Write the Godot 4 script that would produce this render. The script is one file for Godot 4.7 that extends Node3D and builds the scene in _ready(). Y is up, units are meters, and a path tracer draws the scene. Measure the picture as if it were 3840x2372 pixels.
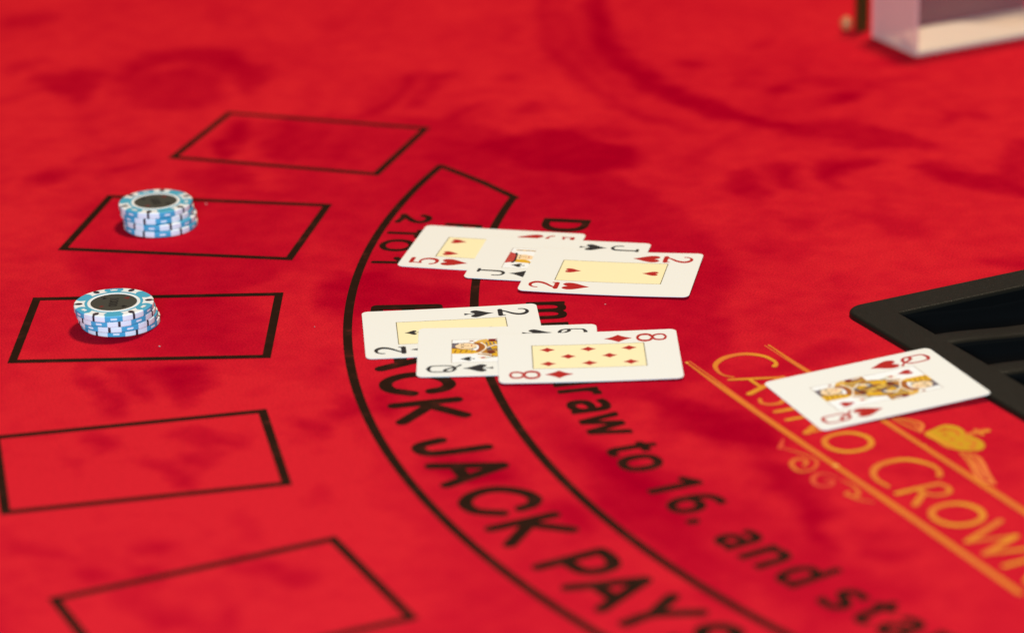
extends Node3D
# A red gaming table seen close: playing cards, chip stacks, chip tray and card holder. Lengths are written in millimetres and scaled in mm().

const CARD_L := 88.0
const CARD_W := 63.3
const SS := 16.0                 # pixels per millimetre while a card face is drawn
var rng := RandomNumberGenerator.new()

# ---------------------------------------------------------------- mesh helpers
class Geo:
	var v := PackedVector3Array()
	var n := PackedVector3Array()
	var c := PackedColorArray()
	var uv := PackedVector2Array()
	var uv2 := PackedVector2Array()
	var idx := PackedInt32Array()
	var col := Color.WHITE
	func vert(p: Vector3, nn: Vector3, t := Vector2.ZERO, t2 := Vector2.ZERO) -> int:
		v.append(p * 0.001)
		n.append(nn)
		c.append(col)
		uv.append(t)
		uv2.append(t2)
		return v.size() - 1
	func tri(i: int, j: int, k: int) -> void:      # turned so that its front (clockwise) is on the side of its normals
		var f := (v[j] - v[i]).cross(v[k] - v[i])
		if f.dot(n[i] + n[j] + n[k]) > 0.0:
			idx.append_array([i, k, j])
		else:
			idx.append_array([i, j, k])
	func quad(a: Vector3, b: Vector3, d: Vector3, e: Vector3, nn: Vector3) -> void:
		var i := vert(a, nn)
		vert(b, nn)
		vert(d, nn)
		vert(e, nn)
		tri(i, i + 1, i + 2)
		tri(i, i + 2, i + 3)
	func box(a: Vector3, b: Vector3) -> void:
		quad(Vector3(a.x, b.y, a.z), Vector3(b.x, b.y, a.z), Vector3(b.x, b.y, b.z), Vector3(a.x, b.y, b.z), Vector3.UP)
		quad(Vector3(a.x, a.y, a.z), Vector3(b.x, a.y, a.z), Vector3(b.x, a.y, b.z), Vector3(a.x, a.y, b.z), Vector3.DOWN)
		quad(Vector3(a.x, a.y, a.z), Vector3(b.x, a.y, a.z), Vector3(b.x, b.y, a.z), Vector3(a.x, b.y, a.z), Vector3.FORWARD)
		quad(Vector3(a.x, a.y, b.z), Vector3(b.x, a.y, b.z), Vector3(b.x, b.y, b.z), Vector3(a.x, b.y, b.z), Vector3.BACK)
		quad(Vector3(a.x, a.y, a.z), Vector3(a.x, a.y, b.z), Vector3(a.x, b.y, b.z), Vector3(a.x, b.y, a.z), Vector3.LEFT)
		quad(Vector3(b.x, a.y, a.z), Vector3(b.x, a.y, b.z), Vector3(b.x, b.y, b.z), Vector3(b.x, b.y, a.z), Vector3.RIGHT)
	# a smooth sheet through rows of points; wrap joins the last point of a row to its first
	func grid(rows: Array, wrap: bool, flip := false) -> void:
		var w: int = rows[0].size()
		var h := rows.size()
		var acc := PackedVector3Array()
		acc.resize(w * h)
		var faces := []
		for r in h - 1:
			for q in (w if wrap else w - 1):
				var q2 := (q + 1) % w
				var a: Vector3 = rows[r][q]
				var b: Vector3 = rows[r][q2]
				var d: Vector3 = rows[r + 1][q2]
				var e: Vector3 = rows[r + 1][q]
				var f := (d - a).cross(e - b)
				if flip:
					f = -f
				for s in [r * w + q, r * w + q2, (r + 1) * w + q2, (r + 1) * w + q]:
					acc[s] += f
				faces.append([r * w + q, r * w + q2, (r + 1) * w + q2, (r + 1) * w + q])
		var first := v.size()
		for r in h:
			for q in w:
				vert(rows[r][q], acc[r * w + q].normalized())
		for f in faces:
			tri(first + f[0], first + f[1], first + f[2])
			tri(first + f[0], first + f[2], first + f[3])
	func mesh(m: Material) -> ArrayMesh:
		var a := []
		a.resize(Mesh.ARRAY_MAX)
		a[Mesh.ARRAY_VERTEX] = v
		a[Mesh.ARRAY_NORMAL] = n
		a[Mesh.ARRAY_COLOR] = c
		a[Mesh.ARRAY_TEX_UV] = uv
		a[Mesh.ARRAY_TEX_UV2] = uv2
		a[Mesh.ARRAY_INDEX] = idx
		var am := ArrayMesh.new()
		am.add_surface_from_arrays(Mesh.PRIMITIVE_TRIANGLES, a)
		am.surface_set_material(0, m)
		return am

var used := {}
func numbered(called: String) -> String:
	used[called] = used.get(called, -1) + 1
	return called if used[called] == 0 else "%s_%03d" % [called, used[called]]

func thing(called: String, label: String, category: String, at := Vector3.ZERO, turn := 0.0, group := "") -> Node3D:
	var o := Node3D.new()
	o.name = numbered(called)
	add_child(o)
	o.position = at * 0.001
	o.rotation.y = turn
	tag(o, label, category, group)
	return o

func tag(o: Node, label: String, category: String, group := "") -> void:
	o.set_meta("label", label)
	o.set_meta("category", category)
	if group:
		o.set_meta("group", group)

func part(called: String, g: Geo, m: Material, parent: Node3D, label := "") -> MeshInstance3D:
	var o := MeshInstance3D.new()
	o.name = called
	o.mesh = g.mesh(m)
	var taken := 0
	for ch in parent.get_children():
		if String(ch.name).begins_with(called):
			taken += 1
	if taken:
		o.name = "%s_%03d" % [called, taken]
	parent.add_child(o, true)
	if label:
		o.set_meta("label", label)
	return o

func mat(col: Color, rough := 0.8, spec := 0.5, metal := 0.0) -> StandardMaterial3D:   # col is a linear base colour
	var m := StandardMaterial3D.new()
	m.albedo_color = col.linear_to_srgb()
	m.roughness = rough
	m.metallic = metal
	m.metallic_specular = spec
	return m

# ---------------------------------------------------------------- flat print on the cloth
func smooth_line(p: PackedVector2Array, closed := false, steps := 6) -> PackedVector2Array:
	var out := PackedVector2Array()
	var k := p.size()
	if k < 3:
		for i in 5:
			out.append(p[0].lerp(p[k - 1], i / 4.0))
		return out
	for i in (k if closed else k - 1):
		var a := p[(i - 1 + k) % k] if closed or i > 0 else p[0] * 2.0 - p[1]
		var b := p[i]
		var d := p[(i + 1) % k]
		var e := p[(i + 2) % k] if closed or i + 2 < k else d * 2.0 - b
		for s in steps:
			out.append(b.cubic_interpolate(d, a, e, float(s) / steps))
	if not closed:
		out.append(p[k - 1])
	return out

# a flat ribbon with round ends along p (x, z in millimetres) at height y; w holds its widths from start to end
func ribbon(g: Geo, p: PackedVector2Array, w: Array, y: float, closed := false) -> void:
	var k := p.size()
	var first := g.v.size()
	for i in k:
		var a := p[(i - 1 + k) % k] if closed or i > 0 else p[0]
		var b := p[(i + 1) % k] if closed or i < k - 1 else p[k - 1]
		var d := (b - a).normalized()
		var s := Vector2(-d.y, d.x)
		var f := float(i) / maxf(1.0, k - 1) * (w.size() - 1)
		var i0 := mini(int(f), w.size() - 1)
		var hw: float = 0.5 * lerpf(w[i0], w[mini(i0 + 1, w.size() - 1)], f - i0)
		var l := p[i] + s * hw
		var r := p[i] - s * hw
		g.vert(Vector3(l.x, y, l.y), Vector3.UP)
		g.vert(Vector3(r.x, y, r.y), Vector3.UP)
	for i in (k if closed else k - 1):
		var a := first + 2 * i
		var b := first + 2 * ((i + 1) % k)
		g.tri(a, a + 1, b + 1)
		g.tri(a, b + 1, b)
	if closed:
		return
	for e in 2:
		var at := p[0] if e == 0 else p[k - 1]
		var d := (p[0] - p[1]).normalized() if e == 0 else (p[k - 1] - p[k - 2]).normalized()
		var hw: float = 0.5 * (w[0] if e == 0 else w[w.size() - 1])
		var mid := g.vert(Vector3(at.x, y, at.y), Vector3.UP)
		for s in 9:
			var q := at + d.rotated(-PI / 2 + PI * s / 8.0) * hw
			g.vert(Vector3(q.x, y, q.y), Vector3.UP)
		for s in 8:
			g.tri(mid, mid + 1 + s, mid + 2 + s)

func fill_shape(g: Geo, p: PackedVector2Array, y: float) -> void:
	var first := g.v.size()
	for q in p:
		g.vert(Vector3(q.x, y, q.y), Vector3.UP)
	var t := Geometry2D.triangulate_polygon(p)
	for i in t.size() / 3:
		g.tri(first + t[3 * i], first + t[3 * i + 1], first + t[3 * i + 2])

func pv(a: Array) -> PackedVector2Array:
	var o := PackedVector2Array()
	for i in a.size() / 2:
		o.append(Vector2(a[2 * i], a[2 * i + 1]))
	return o

# letters as strokes: x 0..1 across, y 0..1 up from the baseline
func letter_strokes(ch: String) -> Array:
	match ch:
		"A": return [[0, 0, 0.5, 1], [0.53, 1, 1, 0], [0.22, 0.34, 0.8, 0.34]]
		"B": return [[0, 0, 0, 1], [0, 1, 0.5, 1, 0.8, 0.9, 0.78, 0.64, 0.5, 0.53, 0.1, 0.53], [0.4, 0.53, 0.85, 0.45, 1, 0.25, 0.85, 0.05, 0.5, 0, 0, 0]]
		"C": return [[0.97, 0.68, 0.9, 0.88, 0.68, 1, 0.35, 0.93, 0.06, 0.68, 0.0, 0.4, 0.13, 0.14, 0.38, 0.0, 0.72, 0.05, 1, 0.36]]
		"J": return [[1, 1, 0.97, 0.4, 0.85, 0.1, 0.5, 0, 0.16, 0.07, 0, 0.4]]
		"K": return [[0, 0, 0, 1], [1, 1, 0.6, 0.78, 0.05, 0.46], [0.2, 0.55, 0.6, 0.28, 1, 0]]
		"L": return [[0, 1, 0, 0], [0, 0, 1, 0]]
		"O": return [[0.5, 1, 0.12, 0.84, 0, 0.5, 0.12, 0.16, 0.5, 0, 0.88, 0.16, 1, 0.5, 0.88, 0.84]]
		"P": return [[0, 0, 0.03, 1], [0.05, 1, 0.5, 1, 0.92, 0.9, 1, 0.65, 0.75, 0.45, 0.05, 0.4]]
		"S": return [[0.95, 0.8, 0.72, 0.98, 0.3, 0.96, 0.08, 0.74, 0.3, 0.56, 0.72, 0.42, 0.94, 0.22, 0.7, 0.02, 0.3, 0.02, 0.02, 0.2]]
		"T": return [[0.5, 0, 0.5, 1], [0, 1, 1, 1]]
		"Y": return [[0, 1, 0.42, 0.46], [1, 1, 0.42, 0.46, 0.4, 0]]
		"1": return [[1, 0, 1, 1], [0.9, 0.98, 0.1, 0.7]]
		"2": return [[0.02, 0.74, 0.2, 0.96, 0.6, 1, 0.92, 0.82, 0.8, 0.52, 0.35, 0.22, 0.05, 0.04], [0.05, 0.04, 0.5, 0.08, 1, 0.0]]
	return []

const ARC_O := Vector2(543.5, -51.3)      # centre of the outer printed arc and of the lettering inside it
const ARC_I := Vector2(605.5, -62.4)      # centre of the inner printed arc and of the dealer's rule
func on_arc(c: Vector2, deg: float, r: float) -> Vector2:
	return c + Vector2(-cos(deg_to_rad(deg)), sin(deg_to_rad(deg))) * r

var lift := 0.0
func arc_letter(g: Geo, ch: String, a0: float, a1: float, base: float, height: float, w: float) -> void:
	lift = 0.0
	for s in letter_strokes(ch):
		var p := smooth_line(pv(s), ch == "O", 6)
		var q := PackedVector2Array()
		for t in p:
			q.append(on_arc(ARC_O, lerpf(a0, a1, t.x), base - height * t.y))
		lift += 0.015
		ribbon(g, q, [w], 0.15 + lift, ch == "O")

var glyphs := {}
func glyph(ch: String) -> Array:          # [triangle corners, left, right] of a character of the plain sans, in units of its em
	if not glyphs.has(ch):
		var f := SystemFont.new()
		f.font_names = PackedStringArray(["Droid Sans"])
		var t := TextMesh.new()
		var bolder := FontVariation.new()
		bolder.base_font = f
		bolder.variation_embolden = 0.45
		t.font = bolder
		t.font_size = 64
		t.pixel_size = 1.0 / 64.0
		t.depth = 0.0
		t.curve_step = 0.6
		t.horizontal_alignment = HORIZONTAL_ALIGNMENT_LEFT
		t.vertical_alignment = VERTICAL_ALIGNMENT_CENTER
		t.text = ch
		var a := t.get_mesh_arrays()
		var corners := PackedVector2Array()
		var lo := 1e9
		var hi := -1e9
		var vs: PackedVector3Array = a[Mesh.ARRAY_VERTEX]
		var ix = a[Mesh.ARRAY_INDEX]
		for i in (ix.size() if ix != null else vs.size()):
			var p := vs[ix[i]] if ix != null else vs[i]
			corners.append(Vector2(p.x, p.y))
			lo = minf(lo, p.x)
			hi = maxf(hi, p.x)
		glyphs[ch] = [corners, lo, hi]
	return glyphs[ch]

func glyph_floor() -> float:              # the baseline: the lowest point of a letter that stands on it
	var lo := 1e9
	for p in glyph("d")[0]:
		lo = minf(lo, p.y)
	for p in glyph("n")[0]:
		lo = maxf(lo, -1e9)
	var f := 1e9
	for p in glyph("n")[0]:
		f = minf(f, p.y)
	return f

func arc_glyph(g: Geo, ch: String, a0: float, a1: float, base: float, em: float, ground: float) -> void:
	var gl := glyph(ch)
	var corners: PackedVector2Array = gl[0]
	var layer := 0
	for nudge in [Vector2(0.4, 0.4), Vector2(-0.4, 0.4), Vector2(-0.4, -0.4), Vector2(0.4, -0.4)]:   # a heavy face, printed slightly spread
		var first := g.v.size()
		for p in corners:
			var q: Vector2 = on_arc(ARC_I, lerpf(a0, a1, (p.x - gl[1]) / (gl[2] - gl[1])), base - (p.y - ground) * em) + nudge
			g.vert(Vector3(q.x, 0.15 + 0.015 * layer, q.y), Vector3.UP)
		for i in corners.size() / 3:
			g.tri(first + 3 * i, first + 3 * i + 1, first + 3 * i + 2)
		layer += 1

# ---------------------------------------------------------------- drawing flat print into pictures
func px_fill(im: Image, p: PackedVector2Array, col: Color, s := SS) -> void:     # p in millimetres
	var lo := 1e9
	var hi := -1e9
	for q in p:
		lo = minf(lo, q.y * s)
		hi = maxf(hi, q.y * s)
	var k := p.size()
	for y in range(maxi(0, floori(lo)), mini(im.get_height(), ceili(hi))):
		var xs := []
		var yy := y + 0.5
		for i in k:
			var a := p[i] * s
			var b := p[(i + 1) % k] * s
			if (a.y <= yy) != (b.y <= yy):
				xs.append(a.x + (b.x - a.x) * (yy - a.y) / (b.y - a.y))
		xs.sort()
		for i in xs.size() / 2:
			var x0 := maxi(0, roundi(xs[2 * i]))
			var x1 := mini(im.get_width(), roundi(xs[2 * i + 1]))
			if x1 > x0:
				im.fill_rect(Rect2i(x0, y, x1 - x0, 1), col)

func disc(at: Vector2, rx: float, ry: float, k := 24, turn := 0.0) -> PackedVector2Array:
	var o := PackedVector2Array()
	for i in k:
		var a := TAU * i / k
		o.append(at + Vector2(cos(a) * rx, sin(a) * ry).rotated(turn))
	return o

func px_line(im: Image, p: PackedVector2Array, w: Array, col: Color, s := SS) -> void:
	for i in p.size():
		var f := float(i) / maxf(1.0, p.size() - 1) * (w.size() - 1)
		var i0 := mini(int(f), w.size() - 1)
		var hw: float = 0.5 * lerpf(w[i0], w[mini(i0 + 1, w.size() - 1)], f - i0)
		px_fill(im, disc(p[i], hw, hw, 12), col, s)
		if i + 1 < p.size():
			var d := (p[i + 1] - p[i]).normalized().orthogonal() * hw
			px_fill(im, PackedVector2Array([p[i] + d, p[i + 1] + d, p[i + 1] - d, p[i] - d]), col, s)

func suit_shape(suit: String) -> Array:    # polygons in a box -0.5..0.5, point of a heart down (y grows down)
	var o := PackedVector2Array()
	match suit:
		"diamond":
			for p in [[0, -0.5], [0.5, 0], [0, 0.5], [-0.5, 0]]:
				for s in 1:
					o.append(Vector2(p[0], p[1]))
			var d := PackedVector2Array()
			for i in 4:
				for s in 6:
					var q := o[i].lerp(o[(i + 1) % 4], s / 6.0)
					d.append(q * (1.0 - 0.13 * sin(PI * s / 6.0)))
			return [d]
		"heart":
			return [smooth_line(pv([0, -0.3, 0.1, -0.44, 0.28, -0.5, 0.46, -0.4, 0.5, -0.2, 0.38, 0.03, 0.18, 0.26, 0.0, 0.5]), false, 5) + smooth_line(pv([0, 0.5, -0.18, 0.26, -0.38, 0.03, -0.5, -0.2, -0.46, -0.4, -0.28, -0.5, -0.1, -0.44, 0, -0.3]), false, 5)]
		"spade":
			return [smooth_line(pv([0, -0.5, 0.12, -0.3, 0.32, -0.1, 0.49, 0.1, 0.42, 0.25, 0.26, 0.28, 0.06, 0.16]), false, 5) + smooth_line(pv([-0.06, 0.16, -0.26, 0.28, -0.42, 0.25, -0.49, 0.1, -0.32, -0.1, -0.12, -0.3, 0, -0.5]), false, 5),
				pv([-0.02, 0.12, 0.02, 0.12, 0.04, 0.35, 0.14, 0.5, -0.14, 0.5, -0.04, 0.35])]
		"club":
			return [disc(Vector2(0, -0.25), 0.24, 0.24), disc(Vector2(-0.25, 0.08), 0.24, 0.24), disc(Vector2(0.25, 0.08), 0.24, 0.24), pv([-0.05, -0.1, 0.05, -0.1, 0.04, 0.3, 0.16, 0.5, -0.16, 0.5, -0.04, 0.3])]
	return []

func px_suit(im: Image, suit: String, at: Vector2, w: float, h: float, up: bool, col: Color, s := SS) -> void:
	for shape in suit_shape(suit):
		var p := PackedVector2Array()
		for q in shape:
			p.append(at + Vector2(q.x * w, q.y * h) * (1.0 if up else -1.0))
		px_fill(im, p, col, s)

const INK_RED := Color(0.69, 0.105, 0.085)
const INK_BLACK := Color(0.17, 0.155, 0.155)
func rank_strokes(rank: String) -> Array:     # [points in 0..1, widths in millimetres]
	match rank:
		"2": return [[[0.06, 0.27, 0.1, 0.12, 0.3, 0.01, 0.62, 0.0, 0.88, 0.12, 0.93, 0.3, 0.75, 0.52, 0.4, 0.74, 0.1, 0.96], [0.7, 0.8, 1.2, 1.7, 1.5, 1.0, 0.8]], [[0.05, 0.955, 0.95, 0.955], [1.6]], [[0.95, 0.95, 0.99, 0.8], [0.8, 0.6]]]
		"5": return [[[0.18, 0.04, 0.92, 0.04], [1.5]], [[0.9, 0.06, 0.95, 0.0], [1.2, 0.8]], [[0.2, 0.05, 0.14, 0.42], [0.8]], [[0.14, 0.43, 0.45, 0.36, 0.82, 0.46, 0.97, 0.7, 0.82, 0.93, 0.5, 1.0, 0.18, 0.95, 0.03, 0.8], [0.7, 0.9, 1.5, 1.7, 1.3, 0.9, 1.0]]]
		"8": return [[[0.5, 0.0, 0.86, 0.08, 0.93, 0.24, 0.82, 0.4, 0.5, 0.47, 0.18, 0.4, 0.07, 0.24, 0.14, 0.08, 0.5, 0.0], [0.7, 1.3, 0.8, 1.3, 0.7]], [[0.5, 0.47, 0.9, 0.57, 1.0, 0.73, 0.88, 0.92, 0.5, 1.0, 0.12, 0.92, 0.0, 0.73, 0.1, 0.57, 0.5, 0.47], [0.8, 1.7, 0.8, 1.7, 0.8]]]
		"J": return [[[0.56, 0.03, 1.0, 0.03], [1.1]], [[0.79, 0.03, 0.79, 0.72, 0.7, 0.92, 0.45, 1.0, 0.17, 0.94, 0.04, 0.78, 0.04, 0.62], [1.1, 1.3, 1.1, 0.8, 0.7]]]
		"Q": return [[[0.5, 0.0, 0.88, 0.09, 0.96, 0.3, 0.96, 0.62, 0.86, 0.84, 0.5, 0.93, 0.14, 0.84, 0.04, 0.62, 0.04, 0.3, 0.12, 0.09, 0.5, 0.0], [1.3, 0.8, 0.7, 0.8, 1.2, 0.8, 0.7, 0.8, 1.3]], [[0.04, 0.72, 0.14, 0.6, 0.34, 0.6, 0.54, 0.74, 0.7, 0.93, 0.9, 1.06, 1.04, 1.12], [0.9, 1.2, 0.9, 0.7, 0.9]]]
	return []

func px_index(im: Image, rank: String, suit: String, col: Color, up: bool) -> void:
	for s in rank_strokes(rank):
		var p := PackedVector2Array()
		for q in smooth_line(pv(s[0]), false, 5):
			var at := Vector2(5.5 + 8.3 * q.x, 5.4 + 14.0 * q.y)
			p.append(at if up else Vector2(CARD_W, CARD_L) - at)
		px_line(im, p, s[1].map(func(w): return w * 1.5), col)
	var c := Vector2(9.7, 28.9 if suit != "spade" else 29.4)
	px_suit(im, suit, c if up else Vector2(CARD_W, CARD_L) - c, 9.6, 13.9 if suit != "spade" else 14.8, up, col)

# the upper half of a court figure inside its frame, drawn upright or turned round
func px_court(im: Image, rank: String, suit: String, up: bool) -> void:
	var place := func(a: Array) -> PackedVector2Array:
		var o := pv(a)
		if not up:
			for i in o.size():
				o[i] = Vector2(CARD_W, CARD_L) - o[i]
		return o
	var gold := Color(0.87, 0.65, 0.13)
	var ochre := Color(0.72, 0.47, 0.13)
	var brown := Color(0.42, 0.21, 0.1)
	var wine := Color(0.5, 0.1, 0.09)
	var red := Color(0.72, 0.2, 0.17)
	var grey := Color(0.42, 0.38, 0.4)
	var dark := Color(0.16, 0.12, 0.13)
	var skin := Color(0.94, 0.8, 0.62)
	var pale := Color(0.93, 0.87, 0.78)
	var ink := INK_RED if suit == "heart" else INK_BLACK
	if rank == "Q":
		px_fill(im, place.call([21.5, 44, 23, 39.5, 26, 35, 29, 30.5, 35, 32.5, 41, 31, 44, 33, 46.2, 36, 47.3, 40, 47.3, 44]), ochre)          # robe
		px_fill(im, place.call([43.2, 36.5, 45.2, 34.2, 47.3, 34.8, 47.3, 40, 45.2, 42, 44.4, 44]), wine)
		px_fill(im, place.call([45.4, 38, 46.6, 38, 46.6, 42, 45.6, 43]), pale)
		px_fill(im, place.call([38, 33, 43.5, 31.5, 44, 44, 39.5, 44]), gold)
		for k in 6:
			px_fill(im, place.call([39.0 + 0.15 * k, 33.6 + k * 1.8, 43.2, 33.0 + k * 1.8, 43.2, 33.6 + k * 1.8, 39.2 + 0.15 * k, 34.5 + k * 1.8]), grey)
		px_fill(im, place.call([32.5, 34, 37.5, 33.4, 39, 44, 34.5, 44]), grey)
		px_fill(im, place.call([33.2, 36.5, 37, 35.5, 38, 40.5, 35, 41.5]), gold)
		px_fill(im, place.call([27, 35, 32, 33.5, 34, 44, 29, 44]), brown)
		px_fill(im, place.call([28, 39, 32, 37, 33, 43, 30, 44]), Color(0.88, 0.72, 0.3))
		px_fill(im, place.call([23.5, 38.5, 27, 35.5, 29, 38, 26, 44, 22.6, 44]), gold)
		px_fill(im, place.call([28.8, 16.6, 35.8, 16.6, 34.5, 22, 33, 27.5, 30, 30.5, 28.3, 27]), gold)                                                  # veil
		for k in 4:
			px_line(im, place.call([29.6 + 0.4 * k, 18.0 + 2.7 * k, 33.8 - 0.3 * k, 18.8 + 2.7 * k]), [0.45], brown)
		px_fill(im, place.call([35.8, 16.6, 42.6, 16.6, 42.2, 20, 35.2, 20]), grey)                                                                        # hair
		px_fill(im, place.call([35.6, 16.6, 36.5, 16.6, 34.6, 26, 33.6, 27.5]), brown)
		px_fill(im, disc(Vector2(38.3, 23.6) if up else Vector2(CARD_W - 38.3, CARD_L - 23.6), 3.9, 5.3), skin)                                          # face
		px_line(im, place.call([36.6, 21.6, 38.2, 21.4]), [0.4], dark)
		px_line(im, place.call([39.8, 21.4, 41.2, 21.6]), [0.4], dark)
		px_fill(im, disc(Vector2(37.4, 22.3) if up else Vector2(CARD_W - 37.4, CARD_L - 22.3), 0.5, 0.35, 10), dark)
		px_fill(im, disc(Vector2(40.4, 22.3) if up else Vector2(CARD_W - 40.4, CARD_L - 22.3), 0.5, 0.35, 10), dark)
		px_line(im, place.call([39.0, 22.5, 38.7, 24.6, 39.3, 24.8]), [0.25], brown)
		px_line(im, place.call([38.2, 26.4, 39.8, 26.4]), [0.5], red)
		var o := place.call([31.6, 29.6, 35, 31.2, 39, 31, 42.6, 28.6]) as PackedVector2Array
		px_line(im, smooth_line(o), [2.6], Color(0.64, 0.36, 0.12))                                                                                     # collar
		o = place.call([30.8, 31.2, 35, 33.2, 39.5, 32.9, 43.6, 30]) as PackedVector2Array
		px_line(im, smooth_line(o), [0.8], pale)
		px_line(im, smooth_line(place.call([32.2, 28.6, 35, 30, 39, 29.8, 42, 27.6])), [0.35], wine)
		px_fill(im, place.call([28.6, 27.0, 29.6, 31, 27, 36, 24.6, 36.5, 26.6, 31.5]), pale)                                                             # sleeve
		for q in [[22.3, 31.5], [23.6, 30.4], [23.7, 32.6], [22.2, 33.3]]:
			var f := Vector2(q[0], q[1])
			px_fill(im, disc(f if up else Vector2(CARD_W, CARD_L) - f, 1.1, 1.1, 12), pale)
		px_fill(im, disc(Vector2(22.9, 32) if up else Vector2(CARD_W - 22.9, CARD_L - 32), 0.9, 1.1, 12), red)
		px_line(im, place.call([22.9, 33, 23.6, 38]), [0.5], Color(0.36, 0.4, 0.12))
		px_line(im, place.call([33.8, 34, 35.6, 44]), [0.5], dark)
		px_line(im, place.call([44.3, 33.5, 45.3, 44]), [0.4], dark)
		px_line(im, place.call([28.6, 31.5, 24.2, 38, 22.6, 44]), [0.4], dark)
		px_fill(im, place.call([42.6, 27.4, 45.8, 29.6, 47.1, 33.6, 45, 35, 42.8, 32.4]), Color(0.86, 0.66, 0.3))
		px_fill(im, place.call([43.6, 24.6, 45.6, 25.2, 46.2, 27.6, 44.4, 28.2]), pale)
		px_fill(im, place.call([44.2, 25.2, 45.4, 25.6, 45.6, 27.0, 44.6, 27.2]), wine)
		px_line(im, place.call([27.6, 29.6, 26.2, 33.4, 24.4, 36.6]), [0.9], ochre)
		px_line(im, place.call([36.2, 34, 39.6, 38, 36.4, 42.5]), [0.9, 1.4, 0.9], pale)
		px_line(im, place.call([30, 34.5, 31.6, 38.5, 29.8, 42]), [0.7], wine)
		px_line(im, place.call([40.4, 40.2, 42.6, 43.6]), [0.8], wine)
		px_line(im, place.call([34.4, 20.4, 34.2, 26, 36.4, 28.6]), [0.5], dark)
		px_line(im, place.call([42.4, 19.4, 42.6, 25, 40.6, 28.4]), [0.45], brown)
	else:
		px_fill(im, place.call([24, 44, 47.3, 44, 47.3, 33, 40, 31, 30, 31, 24, 36]), ochre)
		px_fill(im, place.call([40, 32, 47.3, 34, 47.3, 44, 42, 44]), wine)
		px_fill(im, place.call([32, 32, 36, 32, 38, 44, 34, 44]), grey)
		px_fill(im, place.call([26, 35, 30, 32, 33, 44, 27, 44]), gold)
		px_fill(im, place.call([24.5, 16.6, 40.8, 16.6, 38.8, 20, 36.6, 21, 28, 21.6, 26, 20]), red)                                                       # cap
		for k in 5:
			px_line(im, place.call([27.0 + 2.6 * k, 16.8, 28.2 + 2.1 * k, 20.2]), [0.35], Color(0.84, 0.45, 0.4))
		px_line(im, place.call([25.6, 20.6, 28.5, 21.6, 36, 21.2, 39.4, 20]), [1.3], dark)
		px_fill(im, place.call([26.4, 21.8, 31, 22, 30.4, 27, 27.2, 31, 25.6, 30]), gold)                                                                 # hair
		px_fill(im, place.call([30.4, 21.8, 37.6, 21.2, 38, 25, 36.6, 29, 33.5, 30.8, 30.6, 29]), skin)
		px_line(im, place.call([32, 23.2, 33.4, 23]), [0.45], dark)
		px_line(im, place.call([35.2, 22.9, 36.8, 22.9]), [0.45], dark)
		px_line(im, place.call([34.6, 23.6, 34.9, 26, 34.2, 26.2]), [0.3], brown)
		px_line(im, place.call([33.2, 27.8, 35.4, 27.7]), [0.45], red)
		px_line(im, place.call([25.2, 30, 28.5, 31.6, 33, 31.8, 37.5, 30.2]), [1.0], dark)
		px_line(im, place.call([44, 19.6, 44, 44]), [1.2], gold)                                                                                           # staff
		px_line(im, place.call([44, 19.8, 44, 22.5]), [0.7], brown)
		px_line(im, place.call([44, 24.5, 44, 31]), [0.6], brown)
	px_suit(im, suit, Vector2(21.8, 24.2) if up else Vector2(CARD_W - 21.8, CARD_L - 24.2), 5.2, 7.4, up, ink)

func card_face(rank: String, suit: String) -> ImageTexture:
	var im := Image.create_empty(roundi(CARD_W * SS), roundi(CARD_L * SS), false, Image.FORMAT_RGB8)
	var paper := Color(0.91, 0.888, 0.845)
	im.fill(paper)
	var ink := INK_RED if suit in ["heart", "diamond"] else INK_BLACK
	var frame := pv([17.1, 16.5, 47.2, 16.5, 47.2, 71.5, 17.1, 71.5])
	var inner := pv([17.4, 16.85, 46.9, 16.85, 46.9, 71.15, 17.4, 71.15])
	if rank in ["J", "Q"]:
		px_fill(im, frame, Color(0.66, 0.58, 0.5))
		px_fill(im, inner, Color(0.935, 0.92, 0.895))
		px_court(im, rank, suit, true)
		px_court(im, rank, suit, false)
	else:
		px_fill(im, frame, Color(0.36, 0.3, 0.17))
		px_fill(im, inner, Color(0.955, 0.885, 0.69))
		var pips := {"2": [[32.15, 24.0]], "5": [[22.8, 23.6], [41.2, 23.6], [32.15, 44.0]], "8": [[23.2, 24.1], [41.1, 24.1], [32.15, 34.0], [23.2, 44.0], [41.1, 44.0]]}
		for p in pips[rank]:
			var at := Vector2(p[0], p[1])
			var h := 7.8 if suit != "heart" else 8.2
			px_suit(im, suit, at, 5.9, h, true, ink.lightened(0.02))
			if absf(at.y - 44.0) > 1.0:
				px_suit(im, suit, Vector2(64.3, 88.0) - at, 5.9, h, false, ink.lightened(0.02))
	px_index(im, rank, suit, ink, true)
	px_index(im, rank, suit, ink, false)
	im.resize(im.get_width() / 2, im.get_height() / 2, Image.INTERPOLATE_BILINEAR)
	return ImageTexture.create_from_image(im)

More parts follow.
